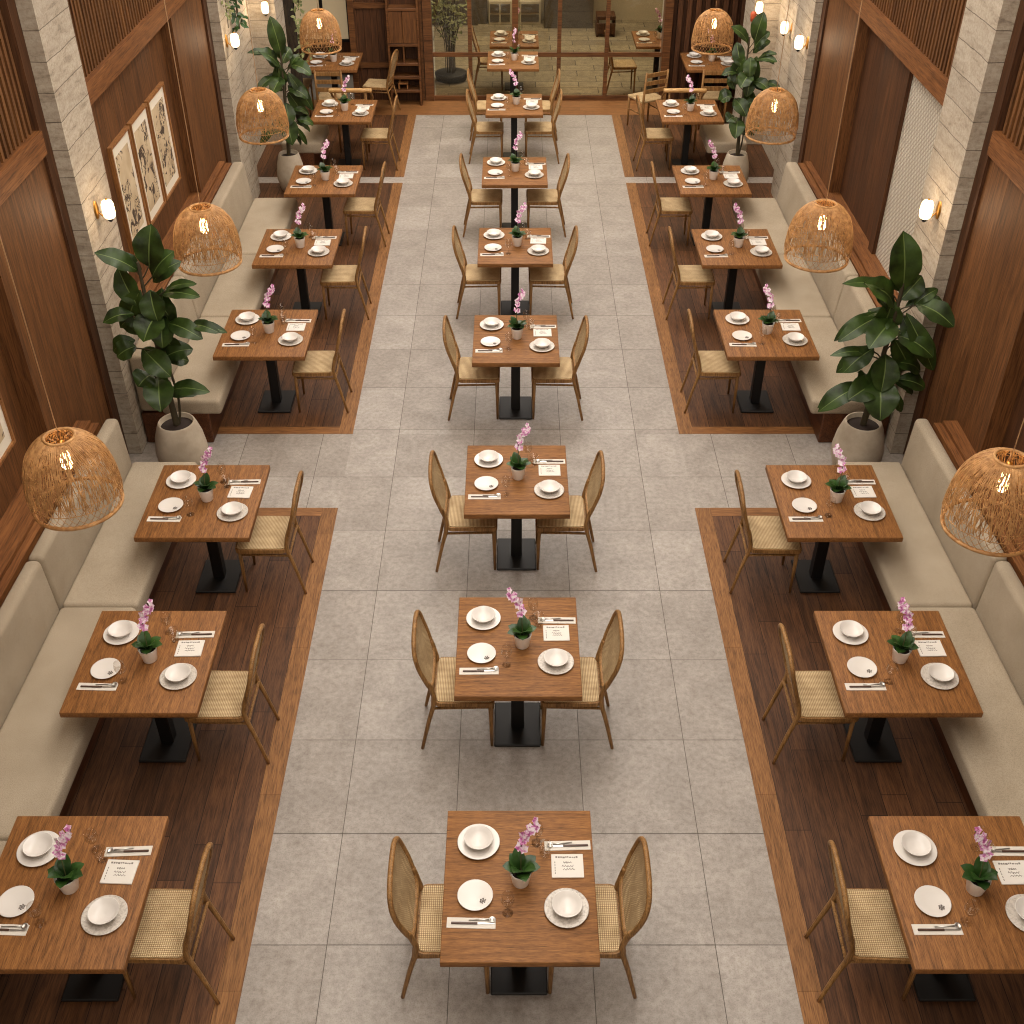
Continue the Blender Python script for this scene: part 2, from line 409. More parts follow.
# ------------------------------------------------------------------ side walls
CEIL = 6.4
def bx(side, mb, x0, x1, y0, y1, z0, z1):
    """box given in left-wall coordinates, mirrored for the right side"""
    if side: x0, x1 = mirx(x1), mirx(x0)
    mb.box(min(x0, x1), max(x0, x1), y0, y1, z0, z1)
def panelled(side, mb, x0, x1, y0, y1, z0, z1, w=.3):
    n = max(1, round((y1 - y0) / w)); w = (y1 - y0) / n
    for i in range(n): bx(side, mb, x0, x1, y0 + i * w + .0008, y0 + (i + 1) * w - .0008, z0, z1)
for side, sn in ((0, 'left'), (1, 'right')):
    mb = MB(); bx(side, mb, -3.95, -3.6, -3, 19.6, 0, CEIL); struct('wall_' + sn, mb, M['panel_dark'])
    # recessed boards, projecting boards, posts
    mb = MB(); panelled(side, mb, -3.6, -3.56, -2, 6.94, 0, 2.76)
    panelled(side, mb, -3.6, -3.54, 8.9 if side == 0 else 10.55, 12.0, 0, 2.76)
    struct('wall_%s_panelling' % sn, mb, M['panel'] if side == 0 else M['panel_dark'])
    mb = MB(); panelled(side, mb, -3.6, -3.42, 6.94, 8.10, 0, 2.76, .4); panelled(side, mb, -3.6, -3.42, 12.0, 13.28, 0, 2.76, .45)
    struct('wall_%s_panelling' % sn, mb, M['panel'])
    mb = MB(); bx(side, mb, -3.6, -3.395, 8.10, 8.25, 0, CEIL); trim(mb, M['panel_dark'])
    mb = MB(); bx(side, mb, -3.6, -3.395, 13.28, 13.44, 0, CEIL); trim(mb, M['panel_dark'])
    if side:
        mb = MB(); bx(1, mb, -3.6, -3.53, 8.88, 10.42, .6, 2.76); struct('wall_right_relief', mb, M['weave'])
        mb = MB(); bx(1, mb, -3.6, -3.49, 10.42, 10.56, 0, 2.76); trim(mb, M['panel_dark'])
    for (y0, y1) in ((-2, 8.1), (8.88, 13.28)):
        mb = MB(); bx(side, mb, -3.6, -3.38, y0, y1, 2.755, 2.925); bx(side, mb, -3.6, -3.395, y0, y1, 2.745, 2.756); trim(mb, M['rail'])
        mb = MB(); n = int((min(y1, 13.3) - max(y0, 5.5)) / .078)
        for i in range(n): bx(side, mb, -3.58, -3.43, max(y0, 5.5) + i * .078 + .02, max(y0, 5.5) + i * .078 + .058, 2.925, CEIL)
        struct('wall_%s_slats' % sn, mb, M['slat'])
    # stone columns
    for (y0, y1) in ((8.24, 8.9), (13.43, 14.23)):
        mb = MB(); bx(side, mb, -3.7, -3.28 - (.03 if side and y0 > 10 else 0), y0, y1, 0, CEIL); struct('stone_column', mb, M['stone'])
    # stone pier further back, facing the room
    mb = MB(); bx(side, mb, -3.7, -3.15, 16.0, 16.6, 0, CEIL); struct('stone_column', mb, M['stone'])
    mb = MB(); bx(side, mb, -3.6, -3.5, 14.23, 16.0, 0, CEIL); struct('wall_%s_stone' % sn, mb, M['stone'])
    # ledge behind the bench backs
    for (y0, y1) in ((-1, 7.45), (8.9, 12.95)):
        mb = MB()
        if y0 < 0:
            i0, i1 = -3.24 - .022 * (7.5 - y0), -3.241
            for (d0, d1, z) in ((0, .06, .845), (.066, None, .865)):
                q = [(i0 - d0, y0), (i1 - d0, y1), ((i1 - d1) if d1 else -3.60, y1), ((i0 - d1) if d1 else -3.60, y0)]
                if side: q = [(mirx(a), b) for a, b in q]
                mb.add([(a, b, .3) for a, b in q] + [(a, b, z) for a, b in q], [(0, 1, 2, 3), (4, 5, 6, 7), (0, 1, 5, 4), (1, 2, 6, 5), (2, 3, 7, 6), (3, 0, 4, 7)])
        else:
            bx(side, mb, -3.345, -3.275, y0, y1, .3, .875); bx(side, mb, -3.60, -3.352, y0, y1, .3, .895)
        trim(mb, M['rail'])

# ceiling and far surroundings
mb = MB(); mb.box(-4.2, 4.3, -3, 24.2, CEIL, CEIL + .1); struct('ceiling', mb, M['cream'])

# back wall: wooden screen, glass partition, slatted screen
YB = 17.98
mb = MB()
for i in range(6): mb.box(-2.42 + i * .1, -2.42 + (i + 1) * .1 - .004, YB, YB + .08, 0, 3.2)
struct('wall_back', mb, M['panel_dark'])
mb = MB(); mb.box(-2.45, -2.36, YB - .04, YB + .1, 0, 3.2); mb.box(-1.33, -1.2, YB - .06, YB + .12, 0, 3.2); mb.box(-1.42, -1.34, YB - .02, YB + .1, 0, 3.2); trim(mb, M['rail_x'])
mb = MB(); mb.box(-2.36, -1.84, YB - .03, YB, .50, .58); mb.box(-2.36, -1.84, YB - .03, YB, 1.36, 1.44); trim(mb, M['rail_x'])
mb = MB()
for i in range(9): mb.box(2.36 + i * .135, 2.36 + i * .135 + .07, YB - .10, YB, 0, 3.2)
mb.box(2.36, 3.6, YB + .0, YB + .06, 0, 3.2)
struct('wall_back_slats', mb, M['panel_dark'])
mb = MB(); mb.box(2.30, 2.42, YB - .14, YB + .08, 0, 3.2); trim(mb, M['rail_x'])
# glazed partition
win = MB(); win.box(-1.2, 2.3, YB - .03, YB + .03, .66, .72); win.box(-1.2, 2.3, YB - .035, YB + .035, 0, .07); win.box(-1.2, 2.3, YB - .03, YB + .03, 3.0, 3.2)
for x, w in ((-.625, .06), (.062, .09), (.735, .06), (1.462, .06)): win.box(x - w / 2, x + w / 2, YB - .032, YB + .032, .07, 3.0)
w1 = struct('window_1', win, M['rail_x'])
xsn = [-1.2, -.625, .062, .735, 1.462, 2.3]
for i in range(5):
    for z0, z1 in ((.07, .66), (.72, 3.0)):
        MB().box(xsn[i] + .03, xsn[i + 1] - .03, YB - .004, YB + .004, z0, z1).build('pane', M['pane'], w1)
mb = MB(); mb.box(-4.2, 4.3, YB - .05, YB + .15, 3.2, CEIL); struct('wall_back_header', mb, M['panel_dark'])
# alcove on the far left with a lit grid window, its right counterpart
mb = MB(); mb.box(-3.7, -2.4, 19.3, 19.5, 0, 3.2); struct('wall_alcove', mb, M['panel_dark'])
w2 = MB()
for x in (-3.5, -3.05, -2.62): w2.box(x - .025, x + .025, 19.24, 19.3, .55, 3.0)
for z in (.55, 1.28, 2.0): w2.box(-3.52, -2.6, 19.245, 19.295, z - .02, z + .02)
w2o = struct('window_2', w2, M['black'])
MB().box(-3.5, -2.62, 19.28, 19.299, .55, 3.0).build('pane', M['shoji'], w2o)
# the room beyond the glass
mb = MB(); mb.box(-1.6, 4.0, 18.06, 23, -.003, .003); struct('floor_beyond', mb, M['paver'])
mb = MB(); mb.box(-4, 4.2, 22.7, 22.9, 0, 4); struct('wall_beyond', mb, M['cream'])
mb = MB(); mb.box(.62, 1.52, 22.1, 22.7, 0, 4); struct('wall_beyond_pier', mb, M['greystone'])
mb = MB(); mb.box(-.62, -.45, 22.4, 22.7, 0, 4); mb.box(-2.4, -.62, 22.3, 22.7, 0, 4); struct('wall_beyond_pier', mb, M['greystone'])

def cabinet_white(x0, x1, z1, lab, doors=2):
    t = thing('wall_cabinet', lab, 'cabinet', 'pale cabinets beyond the glass', ((x0 + x1) / 2, 22.5, 0))
    w = (x1 - x0) / 2
    MB().rbox(-w, w, -.15, .15, 0, z1, .01, 1).build('carcass', M['white_cab'], t)
    for k in range(doors):
        a = -w + .03 + k * (2 * w - .04) / doors; b = a + (2 * w - .04) / doors - .03
        d = MB().rbox(a, b, -.17, -.145, z1 * .52, z1 - .05, .004, 1).build('upper_slot', M['greystone'], t)
        MB().rbox(a, b, -.17, -.145, .06, z1 * .44, .004, 1).build('lower_slot', M['greystone'], t)
cabinet_white(-.42, .02, .42, 'pale two-slot cabinet against the far wall beyond the glass, left one')
cabinet_white(.16, .56, .42, 'pale cabinet with dark slots beside the grey stone block beyond the glass', 1)
t = thing('low_bench', 'dark wooden slatted bench standing beyond the glass by the far wall', 'bench', None, (1.72, 21.7, 0))
MB().rbox(-.17, .17, -.2, .2, .3, .36, .006, 1).build('seat', M['panel_dark'], t)
MB().rbox(-.17, .17, -.2, -.16, .05, .24, .006, 1).build('front_board', M['panel_dark'], t)
for sx in (-.15, .15):
    MB().rbox(sx - .02, sx + .02, -.18, .18, 0, .3, .004, 1).build('leg', M['panel_dark'], t)

# ------------------------------------------------------------------ banquettes
def banquette(side, y0, y1, joints, label, shortseat=False):
    t = thing('banquette', label, 'bench', 'upholstered wall benches')
    X = (lambda v: mirx(v)) if side else (lambda v: v)
    sx = lambda a, b: (min(X(a), X(b)), max(X(a), X(b)))
    back = -3.27 if not shortseat else -3.05
    fx = -2.515 if shortseat else (-2.545 if y0 < 5 else -2.555)
    sm = -3.07 if y0 < 5 else -3.075
    near = y0 < 5
    def sk(p):
        q = p.copy()
        if near: q.x += (1 if side else -1) * .022 * (7.5 - q.y)
        return q
    if near: back = -3.205
    a, b = sx(back, fx - .12); MB().rbox(a, b, y0 + .01, y1 - .01, 0, .31, .008, 1, sk).build('plinth', M['plinth'], t)
    cuts = [y0] + joints + [y1]
    for i in range(len(cuts) - 1):
        a, b = sx(sm - .005 if not shortseat else -3.05, fx)
        MB().rbox(a, b, cuts[i] + .002, cuts[i + 1] - .002, .30, .45, .035, 4, sk).build('seat_cushion', M['fabric'], t)
        if not shortseat:
            a, b = sx(back, sm)
            def fn(p, X=X, side=side, sm=sm):
                q = p.copy(); yy = sk(p).x - p.x; k = (q.z - .33) / .57
                inner = abs(q.x - X(sm)) < abs(q.x - X(back))
                if inner: q.x += ((.03 if near else .06) * (1 if side else -1)) * k
                q.x += yy
                return q
            MB().rbox(a, b, cuts[i] + .002, cuts[i + 1] - .002, .33, .87 if near else .89, .038, 4, fn).build('back_cushion', M['fabric'], t)
    return t
for side, sn in ((0, 'left'), (1, 'right')):
    banquette(side, 0.2, 7.50, [1.95, 3.85, 5.76], 'long beige upholstered banquette along the %s wall at the near end' % sn)
    banquette(side, 8.40, 12.97, [9.97, 11.4], 'beige upholstered banquette along the %s wall between the two planters' % sn)
    banquette(side, 14.80, 15.58, [], 'short beige upholstered bench beside the far planter, %s side' % sn, True)

# ------------------------------------------------------------------ tables
def make_table(mat, name):
    t = thing('dining_table', None, 'table', 'square pedestal dining tables')
    MB().rbox(-.382 - name, .382 + name, -.44, .44, TZ - .042, TZ, .004, 2).build('tabletop', M[mat], t)
    MB().rbox(-.042, .042, -.042, .042, .02, TZ - .042, .006, 1).build('pedestal', M['black'], t)
    MB().rbox(-.152, .152, -.19, .19, 0, .022, .006, 1).build('base_plate', M['black'], t)
    return t
tabC = make_table('table_x', 0); tabS = make_table('table_y', .022)

# ------------------------------------------------------------------ chairs
def make_chair():
    t = thing('dining_chair', None, 'chair', 'cane dining chairs')
    # woven seat with rounded rear corners
    def outline(o):
        pts = []
        for (cx, cy, r, a0) in ((.165, .172, .035, 0), (-.137, .157, .048, 90), (-.137, -.157, .048, 180), (.165, -.172, .035, 270)):
            for k in range(7):
                a = math.radians(a0 + k * 15); pts.append((cx + (r + o) * math.cos(a), cy + (r + o) * math.sin(a)))
        return pts
    def slab(mb, po, z0, z1):
        n = len(po); vs = [(x, y, z0) for x, y in po] + [(x, y, z1) for x, y in po]
        mb.add(vs, [tuple(range(n))[::-1], tuple(range(n, 2 * n))] + [(i, (i + 1) % n, n + (i + 1) % n, n + i) for i in range(n)])
    mb = MB(); slab(mb, outline(-.012), .432, .452); mb.build('seat', M['cane'], t)
    mb = MB(); slab(mb, outline(0), .412, .445); mb.build('seat_frame', M['chair'], t)
    # bent oval back
    half = [(-.194, .0, .515), (-.196, .115, .517), (-.206, .175, .56), (-.232, .205, .66), (-.262, .214, .76), (-.282, .196, .85), (-.290, .125, .905), (-.292, 0, .918)]
    loop = half + [(x, -y, z) for x, y, z in half[-2:0:-1]]
    L = crom(loop, 4, True)
    MB().tube(L, .0145, 8, closed=True).build('back_frame', M['chair'], t)
    c = Vector((-.236, 0, .715)); mb = MB()
    ring = [p + (c - p) * .03 for p in L]; mid = [p + (c - p) * .5 + Vector((-.012, 0, 0)) for p in L]; n = len(L)
    vs = ring + mid + [c + Vector((-.016, 0, 0))]
    mb.add(vs, [(i, (i + 1) % n, n + (i + 1) % n, n + i) for i in range(n)] + [(n + i, n + (i + 1) % n, 2 * n) for i in range(n)], True)
    mb.build('cane_back', M['cane'], t)
    for s in (-1, 1):
        p = crom([(-.275, s * .187, 0), (-.225, s * .178, .24), (-.182, s * .176, .43), (-.194, s * .178, .53), (-.216, s * .190, .61)], 4)
        MB().tube(p, [.0105 + .006 * min(1, i / 8) for i in range(len(p))], 8).build('leg', M['chair'], t)
        MB().tube([(.178, s * .162, 0), (.176, s * .165, .22), (.172, s * .168, .425)], [.010, .014, .016], 8).build('leg', M['chair'], t)
        MB().tube([(.175, s * .167, .372), (-.195, s * .174, .368)], .0095, 8).build('side_rail', M['chair'], t)
    MB().tube([(.174, -.167, .385), (.174, .167, .385)], .0095, 8).build('front_rail', M['chair'], t)
    MB().tube([(-.197, -.174, .385), (-.197, .174, .385)], .0095, 8).build('rear_rail', M['chair'], t)
    return t
chair = make_chair()

# ------------------------------------------------------------------ tableware
def lathe_obj(name, prof, mat, n=32, label=None, cat=None, group=None):
    o = MB().lathe(prof, n, close=True).build(name, M[mat]); return tag(o, label, cat, group)
plate = lathe_obj('dinner_plate', [(.05, 0), (.07, .002), (.109, .014), (.111, .017), (.108, .018), (.072, .008), (.0, .007)], 'china', 36, None, 'plate', 'plain dinner plates')
bowl = lathe_obj('soup_bowl', [(.036, 0), (.038, .005), (.060, .016), (.074, .036), (.0765, .040), (.073, .039), (.056, .020), (.03, .010), (0, .008)], 'china', 36, None, 'bowl', 'white bowls')
charger = lathe_obj('charger_plate', [(.055, 0), (.08, .002), (.110, .012), (.112, .015), (.108, .016), (.08, .008), (0, .007)], 'charger', 36, None, 'plate', 'mottled charger plates')
side_plate = thing('side_plate', None, 'plate', 'side plates')
MB().lathe([(.045, 0), (.06, .003), (.088, .016), (.0895, .018), (.086, .018), (.055, .008), (0, .007)], 32, close=True).build('dish', M['china'], side_plate)
mb = MB()
for k in range(6):
    a = k * PI / 3; mb.tube([(.037 + .010 * math.cos(a), -.03 + .010 * math.sin(a), .0085 + .002), (.037 + .015 * math.cos(a + .5), -.03 + .015 * math.sin(a + .5), .0105)], .0035, 5)
mb.lathe([(0, .012), (.006, .012), (.006, .008)], 10, (.037, -.03, 0)); mb.build('emblem', M['ink'], side_plate, label='small grey floral emblem')
napkin = MB().rbox(-.12, .12, -.029, .029, 0, .004, .0015, 1).build('napkin_strip', M['cloth']); tag(napkin, None, 'napkin', 'folded napkin strips')
knife = thing('table_knife', None, 'knife', 'dark-handled table knives')
MB().rbox(-.10, .03, -.007, .004, .0, .008, .002, 1).build('handle', M['handle'], knife)
MB().add([(.03, -.006, .001), (.105, -.004, .001), (.115, .002, .001), (.03, .004, .001), (.03, -.006, .004), (.105, -.004, .004), (.115, .002, .004), (.03, .004, .004)], [(0, 3, 2, 1), (4, 5, 6, 7), (0, 1, 5, 4), (1, 2, 6, 5), (2, 3, 7, 6), (3, 0, 4, 7)]).build('blade', M['steel'], knife)
fork = thing('table_spoon', None, 'spoon', 'steel table spoons')
MB().tube([(-.04, 0, .003), (.03, .0, .004), (.06, .0, .006)], [.003, .003, .004], 6).build('handle', M['steel'], fork)
MB().lathe([(0, .002), (.012, .004), (.017, .009), (.012, .006), (0, .004)], 12, (.075, 0, 0)).build('bowl', M['steel'], fork)
card = thing('menu_card', None, 'menu', 'square menu cards')
MB().rbox(-.082, .082, -.07, .07, 0, .008, .002, 1).build('card', M['paper'], card)
rr = random.Random(11); mb = MB()
xx = -.06
while xx < .05:                                    # heading scribble
    w = rr.uniform(.006, .014); mb.box(xx, xx + w, .045 + rr.uniform(-.002, .002), .054 + rr.uniform(-.002, .002), .008, .0086); xx += w + .003
for yy, a, b in ((.018, -.02, .02), (-.004, -.028, .03), (-.022, -.024, .036)):
    pts = [(a + (b - a) * k / 16, yy + .008 * math.sin(k * 1.7 + yy * 90) * rr.uniform(.4, 1), .0086) for k in range(17)]
    mb.tube(pts, .0014, 4)
for k in range(5): mb.box(-.066, -.062, -.05 + k * .016, -.04 + k * .016, .008, .0086)
mb.build('lettering', M['ink'], card, label='grey handwritten menu lettering')
def goblet(name, h, r, cat, grp):
    o = MB().lathe([(.028, 0), (.028, .002), (.004, .005), (.0035, h * .42), (r * .7, h * .52), (r, h * .72), (r * .86, h), (r * .84, h), (r * .97, h * .72), (r * .66, h * .54), (0, h * .45)], 20, close=True).build(name, M['glass'])
    return tag(o, None, cat, grp)
wine = goblet('wine_glass', .15, .034, 'glass', 'stemmed wine glasses')
tumbler = MB().lathe([(.026, 0), (.033, .09), (.0315, .09), (.025, .008), (0, .008)], 20, close=True).build('water_tumbler', M['glass']); tag(tumbler, None, 'glass', 'water tumblers')

# ------------------------------------------------------------------ orchid
def leaf_geo(mb, base, tip, w, n0, arch=.1, fold=.25, nl=9, rib=1, wave=.0):
    base, tip = Vector(base), Vector(tip); d = tip - base; L = d.length; d.normalize()
    n = Vector(n0); n = (n - d * n.dot(d)).normalized(); s = d.cross(n)
    prof = lambda t: max(.02, math.sin(PI * (.02 + .97 * t) ** 1.05)) ** .72
    rows = []
    for i in range(nl + 1):
        t = i / nl; c = base + d * L * t + n * (arch * L * math.sin(PI * t))
        hw = w / 2 * prof(t) if 0 < i < nl else w * .02
        row = []
        for k in (-1, -.55, -.045, .045, .55, 1):
            up = fold * abs(k) * hw * 2 * .5 + wave * w * math.sin(t * 17 + k * 2) * abs(k)
            if abs(k) == 1: up -= fold * hw * .35
            row.append(c + s * hw * k + n * up)
        rows.append(row)
    vs = [p for r in rows for p in r]; c0 = mb.cur
    for k in range(5):
        mb.cur = rib if k == 2 else c0
        b = len(mb.v)
        fs = [(i * 6 + k, (i + 1) * 6 + k, (i + 1) * 6 + k + 1, i * 6 + k + 1) for i in range(nl)]
        if k == 0: b0 = b; mb.add(vs, fs, True)
        else:
            for f in fs: mb.f.append(tuple(b0 + j for j in f)); mb.mi.append(mb.cur); mb.sm.append(True)
    mb.cur = c0
def make_orchid():
    t = thing('potted_orchid', None, 'orchid', 'pink orchids in white pots')
    MB().lathe([(.036, 0), (.040, .004), (.053, .088), (.055, .092), (.050, .092), (.046, .08), (0, .08)], 28, close=True).build('pot', M['potw'], t)
    MB().lathe([(.047, .079), (.03, .084), (0, .086)], 16).build('moss', M['soil'], t)
    mb = MB(); r = random.Random(4)
    for k in range(8):
        a = k * PI / 4 + r.uniform(-.25, .25); el = r.uniform(.25, .9); L = r.uniform(.085, .12)
        d = Vector((math.cos(a) * math.cos(el), math.sin(a) * math.cos(el), math.sin(el)))
        leaf_geo(mb, Vector((.008 * math.cos(a), .008 * math.sin(a), .083)), Vector((0, 0, .085)) + d * L, .066, (-d.x * .3, -d.y * .3, 1), .14, .2, 6, 0)
    mb.build('leaves', M['oleaf'], t)
    path = crom([(0, 0, .08), (.002, .01, .17), (.004, .022, .25), (.022, .03, .31), (.052, .036, .355), (.085, .04, .378)], 5)
    MB().tube(path, .0028, 6).build('stem', M['ostem'], t)
    mb = MB()
    for k in range(11):
        p = path[min(len(path) - 1, 9 + int(k * 1.62))] + Vector((r.uniform(-.016, .016), r.uniform(-.016, .012), r.uniform(-.012, .008)))
        f = Vector((r.uniform(-.5, .5), -.8, r.uniform(.1, .7))).normalized()
        u = f.cross(Vector((0, 0, 1))).normalized(); w = u.cross(f)
        sz = .026 * (1 - .025 * k)
        for q in range(5):
            a = 2 * PI * q / 5 + PI / 2; dd = u * math.cos(a) + w * math.sin(a); ss = f.cross(dd)
            mb.add([p, p + dd * sz * .55 + ss * sz * .45 + f * .003, p + dd * sz + f * .001, p + dd * sz * .55 - ss * sz * .45 + f * .003], [(0, 1, 2, 3)], True)
        mb.lathe([(0, -.004), (.005, 0), (0, .006)], 6, tuple(p + f * .004))
    mb.build('flowers', M['petal'], t)
    return t
orchid = make_orchid()

# ------------------------------------------------------------------ table rows
ORD = ['frontmost', 'second', 'third', 'fourth', 'fifth', 'sixth', 'seventh', 'eighth']
def phrase(row, i):
    return ('%s table, %s row' if i == 0 else '%s table from the front, %s row') % (ORD[i], row)
def setting(cx, cy, where, rot, i, full=True, mir=False, rnd=random.Random(2)):
    P = lambda x, y, z=0: (cx + x, cy + y, TZ + z)
    j = lambda a=.006: rnd.uniform(-a, a)
    x, y = -.217 + j(), .225 + j()
    place(plate, P(x, y), rnd.random() * 6, 'plain white dinner plate under a bowl, %s' % where)
    place(bowl, P(x, y + .004, .0085), rnd.random() * 6, 'white bowl on the plain dinner plate, %s' % where)
    place(side_plate, P(-.226 + j(), -.089 + j()), rnd.uniform(-.15, .15), 'white side plate with grey emblem, %s' % where)
    x, y = .234 + j(), -.158 + j()
    place(charger, P(x, y), rnd.random() * 6, 'grey mottled charger plate under a bowl, %s' % where)
    place(bowl, P(x + .002, y + .002, .0085), rnd.random() * 6, 'white bowl on the mottled charger, %s' % where)
    a = rnd.uniform(-.04, .04)
    place(napkin, P(-.238, -.233), a, 'white napkin strip near the side plate, %s' % where)
    place(napkin, P(.251, .216), -a, 'white napkin strip behind the menu card, %s' % where)
    place(knife, P(-.236, -.236, .004), a, 'dark-handled knife by the side plate, %s' % where)
    place(knife, P(.258, .210, .004), PI - a, 'dark-handled knife behind the menu card, %s' % where)
    if full:
        place(fork, P(-.21, -.220, .004), a + .04, 'small steel spoon by the side plate, %s' % where)
        place(fork, P(.235, .226, .004), PI - a + .1, 'small steel spoon behind the menu card, %s' % where)
    place(card, P(.247 + j(), .092 + j()), rnd.uniform(-.05, .03), 'square white menu card with grey lettering, %s' % where)
    place(wine, P(-.079 + j(.02), -.19 + j(.015)), 0, 'clear wine glass beside the knife, %s' % where)
    place(wine, P(.09 + j(.015), .235 + j(.015)), 0, 'clear wine glass behind the orchid, %s' % where)
    if full: place(tumbler, P(.135 + j(.008), .17 + j(.01)), 0, 'clear water tumbler near the menu card, %s' % where)
    place(orchid, P(.017 + j(.012), -.0 + j(.012)), rot, 'pink orchid in small white pot, %s' % where, (-1.05, 1.05, 1.12) if mir else (1.05, 1.05, 1.12))

TY = [3.365, 5.07, 6.835, 8.98, 10.95, 13.03, 15.45]
SY = [3.33, 4.94, 6.57, 9.09, 10.92, 12.76, 15.19]
LX = [-2.235, -2.245, -2.24, -2.215, -2.205, -2.175, -2.23]
RX = [2.315, 2.365, 2.345, 2.305, 2.33, 2.33, 2.38]
TOR = [.1, .15, .2, .5, .0, .3, .2]
for i, y in enumerate(TY):
    w = phrase('centre', i); x = .043
    place(tabC, (x, y, 0), 0, 'brown wooden pedestal table, %s' % w)
    setting(x, y, w, TOR[i], i, i < 6, i in (1, 6))
    place(chair, (-.302, y - .01, 0), 0, 'cane-backed wooden chair on left side of %s' % w)
    place(chair, (.385, y - .01, 0), PI, 'cane-backed wooden chair on right side of %s' % w)
for i, y in enumerate(SY):
    w = phrase('left', i)
    place(tabS, (LX[i], y, 0), 0, 'brown wooden pedestal table, %s, by the bench' % w)
    setting(LX[i], y, w, random.uniform(-.3, .5), i, i < 6)
    place(chair, (LX[i] + .412, y - .005, 0), PI + random.uniform(-.03, .03), 'cane-backed wooden chair at the aisle side of %s' % w)
    w = phrase('right', i)
    place(tabS, (RX[i], y, 0), 0, 'brown wooden pedestal table, %s, by the bench' % w)
    setting(RX[i], y, w, random.uniform(-.5, .3), i, i < 6, True)
    place(chair, (RX[i] - .402, y - .005, 0), random.uniform(-.03, .03), 'cane-backed wooden chair at the aisle side of %s' % w)
# pale-railed chairs standing behind the seventh side tables
def make_armchair():
    t = thing('armchair', None, 'chair', 'pale-railed armchairs')
    MB().rbox(-.21, .21, -.2, .2, .41, .45, .012, 2).build('seat', M['cane'], t)
    MB().tube(crom([(-.29, -.20, .84), (-.15, -.22, .85), (.15, -.22, .85), (.29, -.20, .84)], 4), .03, 10).build('top_rail', M['yellow_wood'], t)
    for s in (-1, 1):
        MB().tube([(s * .20, -.24, 0), (s * .20, -.20, .43), (s * .21, -.215, .84)], [.014, .018, .016], 8).build('leg', M['chair'], t)
        MB().tube([(s * .20, .19, 0), (s * .20, .19, .42)], [.013, .018], 8).build('leg', M['chair'], t)
        MB().tube(crom([(s * .27, -.20, .83), (s * .275, .0, .70), (s * .25, .16, .62)], 4), .016, 8).build('armrest', M['chair'], t)
        MB().tube([(s * .25, .16, .62), (s * .20, .19, .44)], .014, 8).build('arm_post', M['chair'], t)
    for k in range(2): MB().rbox(-.2, .2, -.222, -.205, .58 + k * .11, .62 + k * .11, .004, 1).build('back_slat', M['chair'], t)
    return t
def make_ladder():
    t = thing('ladder_back_chair', None, 'chair', 'ladder-back chairs at the back wall')
    MB().rbox(-.2, .2, -.2, .2, .415, .45, .012, 2).build('seat', M['cane'], t)
    for sg in (-1, 1):
        MB().tube([(sg * .18, -.22, 0), (sg * .185, -.195, .44), (sg * .185, -.23, .86)], [.014, .019, .015], 8).build('leg', M['chair'], t)
        MB().tube([(sg * .18, .18, 0), (sg * .18, .18, .42)], [.013, .018], 8).build('leg', M['chair'], t)
        MB().tube([(sg * .18, -.2, .25), (sg * .18, .18, .25)], .010, 6).build('side_rail', M['chair'], t)
    for k in range(3): MB().rbox(-.185, .185, -.228 + .0, -.208, .56 + k * .11, .62 + k * .11, .004, 1).build('back_slat', M['chair'], t)
    return t
lad = make_ladder()
arm = make_armchair()
place(arm, (-2.20, 15.93, 0), 0, 'pale-railed wooden armchair behind seventh table of the left row')
place(arm, (2.38, 15.93, 0), 0, 'pale-railed wooden armchair behind seventh table of the right row')
place(lad, (1.98, 16.75, 0), .5, 'ladder-back wooden chair turned at an angle near the slatted screen')

# far tables by the back wall
def far_set(x, y, where, full=False):
    setting(x, y, where, .3, 7, full)
w = 'last centre table before the glass partition'
place(tabC, (.03, 17.48, 0), 0, 'brown wooden table, %s' % w); setting(.03, 17.48, w, 1.0, 7, False)
place(chair, (-.315, 16.35, 0), .0, 'cane-backed wooden chair on left, standing behind seventh centre table')
place(chair, (.39, 16.35, 0), PI, 'cane-backed wooden chair on right, standing behind seventh centre table')
w = 'table beyond the glass partition'
place(tabC, (.05, 18.62, 0), 0, 'brown wooden table standing just beyond the glass partition'); setting(.05, 18.62, w, .6, 7, False)
place(chair, (-.32, 18.6, 0), 0, 'cane-backed wooden chair beyond the glass, left of the table')
w = 'table in the far left corner'
place(tabS, (-2.66, 17.42, 0), 0, 'brown wooden table in the far left corner under a pendant'); setting(-2.66, 17.42, w, .6, 7, False)
place(chair, (-2.0, 17.35, 0), PI - .15, 'round-backed wooden chair right of the far left corner table')
place(chair, (-3.22, 17.40, 0), 0, 'wooden chair left of the far left corner table')
place(lad, (-2.62, 16.80, 0), 0, 'ladder-back wooden chair in front of the far left corner table')
w = 'table in the far right corner'
place(tabS, (2.98, 17.42, 0), 0, 'brown wooden table in the far right corner under a pendant'); setting(2.98, 17.42, w, .2, 7, False, True)
place(lad, (2.95, 16.85, 0), 0, 'ladder-back wooden chair in front of the far right corner table')
w = 'table beyond the glass at the slatted screen'
place(tabC, (2.32, 18.62, 0), 0, 'brown wooden table beyond the glass beside the slatted screen'); setting(2.32, 18.62, w, .2, 7, False, True)
place(chair, (1.76, 18.35, 0), .05, 'wooden chair beyond the glass beside the slatted screen')

